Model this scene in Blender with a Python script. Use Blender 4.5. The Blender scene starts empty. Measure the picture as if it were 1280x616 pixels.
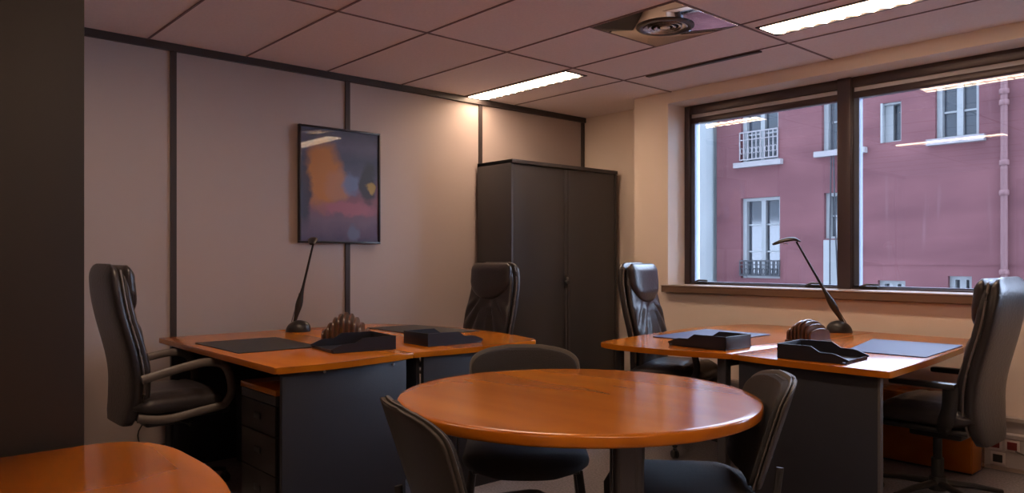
import bpy, bmesh, math, random
from mathutils import Vector, Matrix
PI = math.pi
scene = bpy.context.scene
C = scene.collection

# ------------------------------------------------------------------ camera
cam_d = bpy.data.cameras.new('camera')
cam = bpy.data.objects.new('camera', cam_d)
C.objects.link(cam)
scene.camera = cam
cam.location = (0, 0, 1.2)
cam.rotation_euler = (PI/2, 0, math.radians(48.3))
cam_d.sensor_width = 36.0
cam_d.lens = 945.0/1280.0*36.0
cam_d.shift_y = 15.0/1280.0
cam_d.clip_start = 0.02

# ------------------------------------------------------------------ view, world
scene.view_settings.view_transform = 'Standard'
scene.view_settings.look = 'None'
scene.view_settings.gamma = 1.0
scene.view_settings.use_curve_mapping = False
scene.view_settings.exposure = 0.33
world = bpy.data.worlds.new('overcast_sky')
scene.world = world
world.use_nodes = True
wn = world.node_tree.nodes['Background']
wn.inputs['Color'].default_value = (0.64, 0.76, 1.0, 1)
wn.inputs['Strength'].default_value = 11.0
LAMP_COL = (1.0, 0.71, 0.49, 1)
LAMP_STR = 26.0

# ------------------------------------------------------------------ materials
def new_mat(name):
    m = bpy.data.materials.new(name); m.use_nodes = True
    nt = m.node_tree
    return m, nt, nt.nodes['Principled BSDF']

def plain(name, col, rough=0.5, metal=0.0, coat=0.0, bump=0.0, bscale=80.0, var=0.0, vscale=6.0, spec=0.5):
    m, nt, b = new_mat(name)
    b.inputs['Base Color'].default_value = (*col, 1)
    b.inputs['Roughness'].default_value = rough
    b.inputs['Metallic'].default_value = metal
    b.inputs['Coat Weight'].default_value = coat
    b.inputs['Coat Roughness'].default_value = 0.1
    b.inputs['Specular IOR Level'].default_value = spec
    tc = nt.nodes.new('ShaderNodeTexCoord')
    if var > 0:
        n = nt.nodes.new('ShaderNodeTexNoise'); n.inputs['Scale'].default_value = vscale
        n.inputs['Detail'].default_value = 4
        nt.links.new(tc.outputs['Object'], n.inputs['Vector'])
        r = nt.nodes.new('ShaderNodeMapRange')
        r.inputs['From Min'].default_value = 0.3; r.inputs['From Max'].default_value = 0.7
        r.inputs['To Min'].default_value = 1-var; r.inputs['To Max'].default_value = 1+var
        nt.links.new(n.outputs['Fac'], r.inputs['Value'])
        mx = nt.nodes.new('ShaderNodeVectorMath'); mx.operation = 'SCALE'
        mx.inputs[0].default_value = col
        nt.links.new(r.outputs['Result'], mx.inputs['Scale'])
        nt.links.new(mx.outputs['Vector'], b.inputs['Base Color'])
    if bump > 0:
        n2 = nt.nodes.new('ShaderNodeTexNoise'); n2.inputs['Scale'].default_value = bscale
        n2.inputs['Detail'].default_value = 3
        nt.links.new(tc.outputs['Object'], n2.inputs['Vector'])
        bp = nt.nodes.new('ShaderNodeBump'); bp.inputs['Strength'].default_value = bump
        bp.inputs['Distance'].default_value = 0.01
        nt.links.new(n2.outputs['Fac'], bp.inputs['Height'])
        nt.links.new(bp.outputs['Normal'], b.inputs['Normal'])
    return m

def wood(name, c0, c1, rough=0.3, axis='Y', coat=0.5):
    m, nt, b = new_mat(name)
    b.inputs['Specular IOR Level'].default_value = 0.42
    tc = nt.nodes.new('ShaderNodeTexCoord')
    mp = nt.nodes.new('ShaderNodeMapping')
    mp.inputs['Scale'].default_value = {'X': (0.6, 4, 4), 'Y': (4, 0.6, 4), 'Z': (9, 9, 0.9)}[axis]
    nt.links.new(tc.outputs['Object'], mp.inputs['Vector'])
    n = nt.nodes.new('ShaderNodeTexNoise'); n.inputs['Scale'].default_value = 1.4
    n.inputs['Detail'].default_value = 2; n.inputs['Roughness'].default_value = 0.4
    n.inputs['Distortion'].default_value = 0.2
    nt.links.new(mp.outputs['Vector'], n.inputs['Vector'])
    cr = nt.nodes.new('ShaderNodeValToRGB')
    cr.color_ramp.elements[0].position = 0.25; cr.color_ramp.elements[0].color = (*c0, 1)
    cr.color_ramp.elements[1].position = 0.75; cr.color_ramp.elements[1].color = (*c1, 1)
    nt.links.new(n.outputs['Fac'], cr.inputs['Fac'])
    nt.links.new(cr.outputs['Color'], b.inputs['Base Color'])
    b.inputs['Roughness'].default_value = rough
    b.inputs['Coat Weight'].default_value = coat
    b.inputs['Coat Roughness'].default_value = 0.16
    return m

def emit(name, col, strength):
    m = bpy.data.materials.new(name); m.use_nodes = True
    nt = m.node_tree; nt.nodes.clear()
    e = nt.nodes.new('ShaderNodeEmission'); o = nt.nodes.new('ShaderNodeOutputMaterial')
    e.inputs['Color'].default_value = col; e.inputs['Strength'].default_value = strength
    nt.links.new(e.outputs[0], o.inputs[0])
    return m

def glass_mat():
    m = bpy.data.materials.new('window_glass'); m.use_nodes = True
    nt = m.node_tree; nt.nodes.clear()
    o = nt.nodes.new('ShaderNodeOutputMaterial'); mx = nt.nodes.new('ShaderNodeMixShader')
    t = nt.nodes.new('ShaderNodeBsdfTransparent'); g = nt.nodes.new('ShaderNodeBsdfGlossy')
    t.inputs['Color'].default_value = (0.94, 0.97, 1.0, 1)
    g.inputs['Roughness'].default_value = 0.0
    f = nt.nodes.new('ShaderNodeFresnel'); f.inputs['IOR'].default_value = 1.45
    nt.links.new(f.outputs[0], mx.inputs[0]); nt.links.new(t.outputs[0], mx.inputs[1])
    nt.links.new(g.outputs[0], mx.inputs[2]); nt.links.new(mx.outputs[0], o.inputs[0])
    return m

def facade_mat():
    m, nt, b = new_mat('red_render_facade')
    b.inputs['Roughness'].default_value = 0.9
    tc = nt.nodes.new('ShaderNodeTexCoord')
    def noise(scale, mscale, det=5):
        mp = nt.nodes.new('ShaderNodeMapping'); mp.inputs['Scale'].default_value = mscale
        n = nt.nodes.new('ShaderNodeTexNoise'); n.inputs['Scale'].default_value = scale
        n.inputs['Detail'].default_value = det
        nt.links.new(tc.outputs['Object'], mp.inputs['Vector']); nt.links.new(mp.outputs['Vector'], n.inputs['Vector'])
        return n
    n1 = noise(1.0, (0.5, 1, 1.6)); n2 = noise(2.0, (3.0, 1, 0.25), 3)
    cr = nt.nodes.new('ShaderNodeValToRGB')
    cr.color_ramp.elements[0].position = 0.3; cr.color_ramp.elements[0].color = (0.100, 0.032, 0.037, 1)
    cr.color_ramp.elements[1].position = 0.72; cr.color_ramp.elements[1].color = (0.170, 0.062, 0.066, 1)
    nt.links.new(n1.outputs['Fac'], cr.inputs['Fac'])
    r = nt.nodes.new('ShaderNodeMapRange'); r.inputs['From Min'].default_value = 0.62; r.inputs['From Max'].default_value = 0.8
    r.inputs['To Max'].default_value = 0.45
    nt.links.new(n2.outputs['Fac'], r.inputs['Value'])
    mix = nt.nodes.new('ShaderNodeMixRGB'); mix.inputs['Color2'].default_value = (0.20, 0.11, 0.11, 1)
    nt.links.new(r.outputs['Result'], mix.inputs['Fac']); nt.links.new(cr.outputs['Color'], mix.inputs['Color1'])
    nt.links.new(mix.outputs['Color'], b.inputs['Base Color'])
    return m

def picture_mat():
    # plain abstract picture: soft blue, ochre and mauve colour fields (object space: x across, z up)
    m, nt, b = new_mat('abstract_picture')
    b.inputs['Roughness'].default_value = 0.45
    b.inputs['Coat Weight'].default_value = 0.35; b.inputs['Coat Roughness'].default_value = 0.03
    tc = nt.nodes.new('ShaderNodeTexCoord')
    ns = nt.nodes.new('ShaderNodeTexNoise'); ns.inputs['Scale'].default_value = 9; ns.inputs['Detail'].default_value = 5
    nt.links.new(tc.outputs['Object'], ns.inputs['Vector'])
    jit = nt.nodes.new('ShaderNodeVectorMath'); jit.operation = 'MULTIPLY_ADD'
    jit.inputs[1].default_value = (0.12, 0.12, 0.12)
    nt.links.new(ns.outputs['Color'], jit.inputs[0]); nt.links.new(tc.outputs['Object'], jit.inputs[2])
    sep = nt.nodes.new('ShaderNodeSeparateXYZ'); nt.links.new(jit.outputs['Vector'], sep.inputs[0])
    cr = nt.nodes.new('ShaderNodeValToRGB')   # vertical fields
    e = cr.color_ramp.elements
    e[0].position = 0.0; e[0].color = (0.06, 0.05, 0.11, 1)
    e[1].position = 1.0; e[1].color = (0.035, 0.05, 0.10, 1)
    for p, c in ((0.2, (0.17, 0.12, 0.19)), (0.38, (0.24, 0.11, 0.16)), (0.5, (0.15, 0.12, 0.2)), (0.6, (0.09, 0.11, 0.2)), (0.72, (0.05, 0.07, 0.14)), (0.85, (0.10, 0.11, 0.2))):
        q = e.new(p); q.color = (*[v*.95 for v in c], 1)
    mr = nt.nodes.new('ShaderNodeMapRange'); mr.inputs['From Min'].default_value = -0.35; mr.inputs['From Max'].default_value = 0.47
    nt.links.new(sep.outputs['Z'], mr.inputs['Value']); nt.links.new(mr.outputs['Result'], cr.inputs['Fac'])
    def blob(cx, cz, rx, rz, col, prev, soft=0.25, amt=0.9):
        mp = nt.nodes.new('ShaderNodeVectorMath'); mp.operation = 'MULTIPLY_ADD'
        mp.inputs[1].default_value = (1/rx, 0, 1/rz); mp.inputs[2].default_value = (-(cx+.06)/rx, 0, -(cz+.06)/rz)
        nt.links.new(jit.outputs['Vector'], mp.inputs[0])
        ln = nt.nodes.new('ShaderNodeVectorMath'); ln.operation = 'LENGTH'
        nt.links.new(mp.outputs['Vector'], ln.inputs[0])
        r = nt.nodes.new('ShaderNodeMapRange'); r.inputs['From Min'].default_value = 1+soft; r.inputs['From Max'].default_value = 1-soft
        r.inputs['To Max'].default_value = amt
        nt.links.new(ln.outputs['Value'], r.inputs['Value'])
        mx = nt.nodes.new('ShaderNodeMixRGB'); mx.inputs['Color2'].default_value = (*[v*1.0 for v in col], 1)
        nt.links.new(r.outputs['Result'], mx.inputs['Fac']); nt.links.new(prev, mx.inputs['Color1'])
        return mx.outputs['Color']
    c = cr.outputs['Color']
    c = blob(-0.14, 0.07, 0.14, 0.22, (0.50, 0.20, 0.045), c)
    c = blob(-0.02, 0.0, 0.10, 0.10, (0.42, 0.20, 0.12), c)
    c = blob(-0.29, -0.05, 0.06, 0.24, (0.03, 0.05, 0.10), c)
    c = blob(0.09, 0.02, 0.07, 0.07, (0.14, 0.20, 0.38), c)
    c = blob(0.22, 0.03, 0.06, 0.14, (0.03, 0.04, 0.06), c)
    c = blob(0.25, 0.0, 0.03, 0.04, (0.40, 0.28, 0.08), c)
    c = blob(0.06, -0.16, 0.2, 0.05, (0.36, 0.13, 0.19), c)
    c = blob(0.10, -0.33, 0.05, 0.06, (0.12, 0.14, 0.24), c)
    nt.links.new(c, b.inputs['Base Color'])
    return m

def carpet_mat():
    return plain('grey_carpet', (0.30, 0.27, 0.28), rough=0.95, bump=0.6, bscale=260, var=0.25, vscale=90, spec=0.1)

M = dict(
    wall=plain('cream_wall_panel', (0.44, 0.365, 0.345), rough=0.6, bump=0.05, bscale=200),
    wall_w=plain('painted_window_wall', (0.82, 0.70, 0.61), rough=0.7, bump=0.05, bscale=150),
    ceil=plain('ceiling_tile', (0.90, 0.80, 0.79), rough=0.9, bump=0.08, bscale=300, var=0.03, vscale=60),
    grid=plain('ceiling_grid_bar', (0.22, 0.15, 0.15), rough=0.6),
    strip=plain('dark_wall_strip', (0.045, 0.035, 0.035), rough=0.4),
    carpet=carpet_mat(),
    wframe=plain('brown_window_metal', (0.075, 0.055, 0.06), rough=0.35, metal=0.3),
    wlight=plain('pale_rail', (0.62, 0.6, 0.66), rough=0.5),
    sill=plain('brown_sill', (0.18, 0.11, 0.075), rough=0.4),
    sill_top=plain('sill_nosing', (0.5, 0.4, 0.34), rough=0.35),
    glass=glass_mat(),
    cherry=wood('cherry_wood', (0.37, 0.092, 0.004), (0.57, 0.175, 0.009), rough=0.17, axis='X', coat=0.0),
    cherry_y=wood('cherry_wood_cross_grain', (0.37, 0.092, 0.004), (0.57, 0.175, 0.009), rough=0.17, axis='Y', coat=0.0),
    edge=wood('cherry_edge_band', (0.44, 0.12, 0.007), (0.54, 0.155, 0.010), rough=0.35, axis='X'),
    panel=plain('anthracite_panel', (0.022, 0.023, 0.032), rough=0.5, bump=0.1, bscale=300),
    metal=plain('dark_grey_metal', (0.10, 0.095, 0.10), rough=0.35, metal=0.6),
    steel=plain('brushed_steel', (0.5, 0.5, 0.52), rough=0.3, metal=1.0),
    cab=plain('anthracite_cabinet_metal', (0.05, 0.047, 0.052), rough=0.38, metal=0.0),
    cabbrown=plain('dark_brown_cabinet', (0.020, 0.013, 0.010), rough=0.55),
    leather=plain('black_leather', (0.034, 0.029, 0.031), rough=0.32, bump=0.15, bscale=55),
    plastic=plain('black_plastic', (0.022, 0.021, 0.022), rough=0.38),
    armgrey=plain('grey_brown_plastic', (0.13, 0.11, 0.10), rough=0.42),
    fabric=plain('charcoal_fabric', (0.030, 0.028, 0.030), rough=0.85, bump=0.3, bscale=240),
    shell=plain('dark_chair_shell', (0.045, 0.036, 0.032), rough=0.5, bump=0.1, bscale=300),
    rim=plain('grey_chair_rim', (0.10, 0.088, 0.08), rough=0.5),
    padblack=plain('black_desk_pad', (0.022, 0.023, 0.024), rough=0.55),
    padblue=plain('blue_desk_pad', (0.038, 0.052, 0.16), rough=0.5, spec=0.35),
    tray=plain('black_tray_plastic', (0.014, 0.014, 0.022), rough=0.4),
    rackwood=wood('dark_sorter_wood', (0.055, 0.022, 0.012), (0.12, 0.05, 0.026), rough=0.35, axis='Z'),
    drawer=plain('dark_drawer_front', (0.045, 0.036, 0.034), rough=0.4, metal=0.4),
    white=plain('white_plastic', (0.55, 0.5, 0.48), rough=0.5),
    red=plain('dark_red_socket', (0.16, 0.02, 0.02), rough=0.4),
    lamp=emit('fluorescent_light', LAMP_COL, LAMP_STR),
    louver=plain('louver_aluminium', (0.85, 0.78, 0.66), rough=0.2, metal=0.8),
    mirror=plain('polished_diffuser_plate', (0.82, 0.76, 0.76), rough=0.05, metal=1.0),
    picture=picture_mat(),
    pframe=plain('black_picture_frame', (0.02, 0.018, 0.025), rough=0.3),
    facade=facade_mat(),
    wwhite=plain('white_window_paint', (0.25, 0.25, 0.25), rough=0.6),
    pane_out=plain('dark_outside_window_pane', (0.04, 0.045, 0.055), rough=0.08, spec=0.8),
    stone=plain('pale_stone_sill', (0.26, 0.23, 0.23), rough=0.8),
    iron=plain('black_iron_railing', (0.02, 0.02, 0.025), rough=0.5),
    pipe=plain('faded_pink_drainpipe', (0.15, 0.065, 0.066), rough=0.6),
    pale=plain('pale_rendered_wall', (0.27, 0.29, 0.29), rough=0.9, var=0.08, vscale=0.7),
    yard=plain('courtyard_asphalt', (0.12, 0.12, 0.13), rough=0.9, bump=0.3),
)

# ------------------------------------------------------------------ mesh helpers
def link_mesh(name, bm, mat, parent=None, loc=(0, 0, 0), rot=(0, 0, 0), smooth=True, angle=35):
    me = bpy.data.meshes.new(name)
    bmesh.ops.recalc_face_normals(bm, faces=bm.faces)
    bm.to_mesh(me); bm.free()
    mats = mat if isinstance(mat, (list, tuple)) else [mat]
    for m_ in mats: me.materials.append(m_)
    if smooth:
        # large plane faces keep their own flat normal; only bevels and curved skins are smoothed
        me.polygons.foreach_set('use_smooth', [p_.area < 0.0035 for p_ in me.polygons])
        me.set_sharp_from_angle(angle=math.radians(angle))
    o = bpy.data.objects.new(name, me)
    C.objects.link(o)
    o.location = loc; o.rotation_euler = rot
    if parent: o.parent = parent
    return o

def box(bm, x0, x1, y0, y1, z0, z1, bev=0.0, mtx=None, mi=0, seg=2):
    vs = [bm.verts.new(p) for p in ((x0, y0, z0), (x1, y0, z0), (x1, y1, z0), (x0, y1, z0), (x0, y0, z1), (x1, y0, z1), (x1, y1, z1), (x0, y1, z1))]
    fs = [bm.faces.new([vs[i] for i in f]) for f in ((0, 3, 2, 1), (4, 5, 6, 7), (0, 1, 5, 4), (1, 2, 6, 5), (2, 3, 7, 6), (3, 0, 4, 7))]
    for f in fs: f.material_index = mi
    if mtx is not None: bmesh.ops.transform(bm, matrix=mtx, verts=vs)
    if bev > 0:
        es = list({e for f in fs for e in f.edges})
        bmesh.ops.bevel(bm, geom=es, offset=bev, segments=seg, profile=0.5, affect='EDGES')
    return bm

def B(x0, x1, y0, y1, z0, z1, bev=0.0, **k):
    bm = bmesh.new(); return box(bm, x0, x1, y0, y1, z0, z1, bev, **k)

def prism(bm, pts, z0, z1, bev=0.0, mtx=None, seg=2):
    """closed outline pts (x,y) extruded in z"""
    lo = [bm.verts.new((p[0], p[1], z0)) for p in pts]
    hi = [bm.verts.new((p[0], p[1], z1)) for p in pts]
    n = len(pts)
    fb = bm.faces.new(list(reversed(lo))); ft = bm.faces.new(hi)
    for i in range(n):
        bm.faces.new((lo[i], lo[(i+1) % n], hi[(i+1) % n], hi[i]))
    if mtx is not None: bmesh.ops.transform(bm, matrix=mtx, verts=lo+hi)
    if bev > 0:
        es = list(set(fb.edges) | set(ft.edges))
        bmesh.ops.bevel(bm, geom=es, offset=bev, segments=seg, profile=0.5, affect='EDGES')
    return bm

def loft(bm, rings, cap=True, closed=True):
    vr = [[bm.verts.new(p) for p in r] for r in rings]
    n = len(vr[0])
    for a, b in zip(vr, vr[1:]):
        for i in range(n if closed else n-1):
            j = (i+1) % n
            bm.faces.new((a[i], a[j], b[j], b[i]))
    if cap:
        for r, flip in ((vr[0], True), (vr[-1], False)):
            c = Vector((0, 0, 0))
            for v in r: c += v.co
            cv = bm.verts.new(c/n)
            for i in range(n):
                j = (i+1) % n
                bm.faces.new((cv, r[j], r[i]) if flip else (cv, r[i], r[j]))
    return bm

def smooth_path(pts, sub=6):
    P = [Vector(p) for p in pts]
    out = []
    for i in range(len(P)-1):
        p0 = P[max(i-1, 0)]; p1 = P[i]; p2 = P[i+1]; p3 = P[min(i+2, len(P)-1)]
        for k in range(sub):
            t = k/sub
            out.append(0.5*((2*p1)+(-p0+p2)*t+(2*p0-5*p1+4*p2-p3)*t*t+(-p0+3*p1-3*p2+p3)*t**3))
    out.append(P[-1])
    return out

def tube(bm, pts, r, seg=12, rx=None, up=(0, 0, 1), sub=0, taper=None):
    """sweep an ellipse (r along the 'side' direction, rx along the other) down pts"""
    P = smooth_path(pts, sub) if sub else [Vector(p) for p in pts]
    rx = r if rx is None else rx
    rings = []
    upv = Vector(up)
    for i, p in enumerate(P):
        t = (P[min(i+1, len(P)-1)]-P[max(i-1, 0)]).normalized()
        u = upv if abs(t.dot(upv)) < 0.97 else Vector((1, 0, 0)) if abs(t.x) < 0.9 else Vector((0, 1, 0))
        s = t.cross(u).normalized(); w = s.cross(t).normalized()
        k = 1.0 if taper is None else taper(i/(len(P)-1))
        rings.append([p+s*(r*k*math.cos(2*PI*j/seg))+w*(rx*k*math.sin(2*PI*j/seg)) for j in range(seg)])
    return loft(bm, rings)

def lathe(bm, prof, seg=32, cx=0, cy=0, mtx=None):
    rings = [[Vector((cx+r*math.cos(2*PI*j/seg), cy+r*math.sin(2*PI*j/seg), z)) for j in range(seg)] for r, z in prof]
    if mtx is not None: rings = [[mtx @ p for p in r] for r in rings]
    return loft(bm, rings)

def superring(w, d, n=48, e=3.0):
    out = []
    for i in range(n):
        a = 2*PI*i/n
        c, s = math.cos(a), math.sin(a)
        out.append((w*math.copysign(abs(c)**(2/e), c), d*math.copysign(abs(s)**(2/e), s)))
    return out

def round_poly(pts, rad, seg=6):
    """round every corner i of polygon by rad[i]"""
    n = len(pts); out = []
    for i in range(n):
        p = Vector(pts[i]); a = Vector(pts[i-1]); b = Vector(pts[(i+1) % n])
        r = rad[i] if isinstance(rad, (list, tuple)) else rad
        if r <= 0: out.append(tuple(p)); continue
        da = (a-p).normalized(); db = (b-p).normalized()
        r = min(r, (a-p).length*0.49, (b-p).length*0.49)
        A = p+da*r; Bp = p+db*r
        for k in range(seg+1):
            t = k/seg
            q = A*(1-t)**2+p*2*t*(1-t)+Bp*t*t
            out.append((q.x, q.y))
    return out

def tag(o, label=None, cat=None, group=None, kind=None):
    if label: o['label'] = label
    if cat: o['category'] = cat
    if group: o['group'] = group
    if kind: o['kind'] = kind
    return o

def empty(name, label, cat, loc=(0, 0, 0), rz=0.0, group=None):
    o = bpy.data.objects.new(name, None); C.objects.link(o)
    o.empty_display_size = 0.1
    o.location = loc; o.rotation_euler = (0, 0, rz)
    return tag(o, label, cat, group)

def struct(name, bm, mat, smooth=False):
    return tag(link_mesh(name, bm, mat, smooth=smooth), kind='structure')

def copy_tree(o, parent=None):
    c = o.copy(); C.objects.link(c)
    if parent: c.parent = parent
    for ch in list(o.children):
        copy_tree(ch, c)
    return c

# ------------------------------------------------------------------ room shell
XL, YW, YN, H = -4.87, 4.92, 5.25, 2.52      # left wall, window wall, nook back wall, ceiling
XR, YB = 2.2, -2.4
YG = 5.17                                     # window plane
struct('floor', B(XL-.1, XR+.1, YB-.1, YN+.1, -.1, 0), M['carpet'])
struct('ceiling', B(XL-.1, XR+.1, YB-.1, YN+.15, H, H+.1), M['ceil'])
struct('wall_left', B(XL-.1, XL, YB-.1, YN+.1, 0, H), M['wall'])
struct('wall_right', B(XR, XR+.1, YB-.1, YN+.1, 0, H), M['wall'])
struct('wall_rear', B(XL, XR, YB-.1, YB, 0, H), M['wall'])
struct('wall_nook', B(XL, -4.0, YN, YN+.1, 0, H), M['wall_w'])
WX0, WX1, WZ0, WZ1 = -3.66, 0.27, 0.93, 2.43
bm = bmesh.new()
box(bm, -4.0, WX0, YW, YN+.1, 0, H)
box(bm, WX1, XR, YW, YN+.1, 0, H)
box(bm, WX0, WX1, YW, YN+.1, 0, WZ0)
box(bm, WX0, WX1, YW, YN+.1, WZ1, H)
struct('wall_window', bm, M['wall_w'])

# ceiling grid bars
bm = bmesh.new()
for x in (-3.63, -2.33, -1.03, 0.27, 1.57):
    box(bm, x-.007, x+.007, YB, YW, H-.004, H+.001)
for y in (-1.56, -.97, -.38, .21, .80, 1.389, 1.987, 2.57, 3.19, 3.80, 4.343):
    box(bm, XL, XR, y-.006, y+.006, H-.004, H+.001)
box(bm, -2.925, -2.911, 3.19, 3.80, H-.004, H+.001)
struct('trim_1', bm, M['grid'])
# dark rail and vertical joint strips of the partition wall
bm = bmesh.new(); box(bm, XL, XL+.025, YB, YN, H-.045, H)
struct('trim_2', bm, M['strip'])
for i, y in enumerate((-2.05, -.85, .34, 1.54, 2.744, 3.982, 5.225)):
    bm = B(XL, XL+.012, y-.018, y+.018, 0, H-.045)
    struct('trim_%d' % (i+3), bm, M['strip'])
bm = bmesh.new(); box(bm, XL, XL+.012, YB, YN, 0, .07)
struct('baseboard_left', bm, M['strip'])
# wall trunking under the window
bm = bmesh.new()
prism(bm, [(0, .03), (-.035, .03), (-.035, .19), (-.045, .195), (-.045, .215), (-.03, .225), (-.03, .28), (-.045, .29), (-.045, .31), (0, .312)], -4.0, XR,
      mtx=Matrix(((0, 0, 1, 0), (1, 0, 0, YW), (0, 1, 0, 0), (0, 0, 0, 1))))
struct('baseboard_window', bm, plain('trunking_plastic', (0.42, 0.38, 0.36), rough=0.5))
# unseen storeys of this building; upper wall added tall to shade the facade opposite
struct('wall_upper_sky_blocker', B(-40, 36, YN+.02, YN+.12, H+.1, 34), M['pale'])
struct('wall_lower_storeys', B(-40, 36, YN+.02, YN+.12, -6.9, -.1), M['pale'])
# sill
bm = B(WX0-.03, WX1+.03, YW-.05, YG+.04, .935, .985, .004)
struct('trim_10', bm, M['sill'])
bm = B(WX0-.03, WX1+.03, YW-.055, YG+.04, .985, .993, .002)
struct('trim_11', bm, M['sill_top'])
# three windows side by side
def make_window(n, x0, x1):
    z0, z1 = .985, 2.43
    bm = bmesh.new()
    y0, y1 = YG-.03, YG+.06
    mw = .05
    box(bm, x0, x0+mw, y0, y1, z0, z1, .003); box(bm, x1-mw, x1, y0, y1, z0, z1, .003)
    box(bm, x0+mw, x1-mw, y0, y1, z1-.066, z1, .003); box(bm, x0+mw, x1-mw, y0, y1, z0, z0+.018, .002)
    box(bm, x0+mw, x1-mw, y0+.02, y1, z1-.14, z1-.096, .003)
    f = struct('window_%d' % n, bm, M['wframe'], True)
    s = link_mesh('top_rail', B(x0+mw, x1-mw, y0+.03, y1, z1-.096, z1-.066), M['wlight'], f)
    bm = bmesh.new()
    sx0, sx1 = x0+mw, x1-mw
    box(bm, sx0, sx0+.035, y0+.025, y1-.01, z0+.018, z1-.14); box(bm, sx1-.012, sx1, y0+.025, y1-.01, z0+.018, z1-.14)
    box(bm, sx0, sx1, y0+.025, y1-.01, z0+.018, z0+.03)
    link_mesh('sash', bm, plain('blue_grey_sash_%d' % n, (0.16, 0.19, 0.26), rough=0.3, metal=0.5), f)
    link_mesh('glass_pane', B(sx0+.02, sx1-.008, YG+.010, YG+.016, z0+.02, z1-.13), M['glass'], f)
    for hx in (x0+.16, x1-.22):
        bm = B(hx-.06, hx+.06, y0-.012, y0+.03, z0+.008, z0+.032, .005)
        tube(bm, [(hx-.05, y0-.02, z0+.025), (hx+.0, y0-.035, z0+.042), (hx+.08, y0-.035, z0+.04)], .007, 8)
        link_mesh('handle', bm, M['plastic'], f)
make_window(1, WX0, -2.345)
make_window(2, -2.345, -1.035)
make_window(3, -1.035, WX1)
# warm dark mullion cover between the first two windows
struct('trim_12', B(-2.392, -2.298, YG-.05, YG-.03, .99, 2.43, .004), M['wframe'], True)
struct('trim_13', B(-1.08, -.99, YG-.05, YG-.03, .99, 2.43, .004), M['wframe'], True)

# ------------------------------------------------------------------ outside
FY = 16.0
b = empty('apartment_building', 'dusky red rendered apartment building seen through the windows', 'building', (-6, FY, 1.2))
def fx(x): return x+6
def fz(z): return z-1.2
# facade wall with real openings for the windows
WINS = [  # x0, x1, z0, z1, kind
    (-9.79, -8.83, 3.46, 5.45, 'rail'), (-7.81, -6.95, 3.52, 5.45, 'plain'), (-7.76, -6.95, 1.63, 2.62, 'plain'),
    (-9.79, -8.79, .74, 2.62, 'french'), (-6.56, -6.16, 3.57, 4.38, 'half'), (-5.53, -4.77, 3.52, 5.1, 'plain'),
    (-5.30, -4.89, -.55, .86, 'plain'), (-6.62, -6.08, -.6, .75, 'plain'),
    (-2.9, -2.1, 3.52, 5.1, 'plain'), (-2.9, -2.1, .74, 2.6, 'french'), (0.6, 1.5, 3.5, 5.3, 'rail'), (0.6, 1.5, .74, 2.6, 'french')]
X0, X1, Z0, Z1 = -10.45, 3.5, -8.0, 5.7
xs = sorted({X0, X1} | {w[0] for w in WINS} | {w[1] for w in WINS})
zs = sorted({Z0, Z1} | {w[2] for w in WINS} | {w[3] for w in WINS})
bm = bmesh.new()
for i in range(len(xs)-1):
    run = None
    for k in range(len(zs)-1):
        cx, cz = (xs[i]+xs[i+1])/2, (zs[k]+zs[k+1])/2
        hole = any(w[0] < cx < w[1] and w[2] < cz < w[3] for w in WINS)
        if not hole:
            if run is None: run = zs[k]
        if (hole or k == len(zs)-2) and run is not None:
            top = zs[k] if hole else zs[k+1]
            box(bm, fx(xs[i]), fx(xs[i+1]), 0, .35, fz(run), fz(top))
            run = None
bmesh.ops.remove_doubles(bm, verts=bm.verts, dist=1e-4)
box(bm, fx(X0), fx(X1), .36, .6, fz(Z0), fz(Z1))
link_mesh('wall', bm, M['facade'], b, smooth=False)
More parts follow.
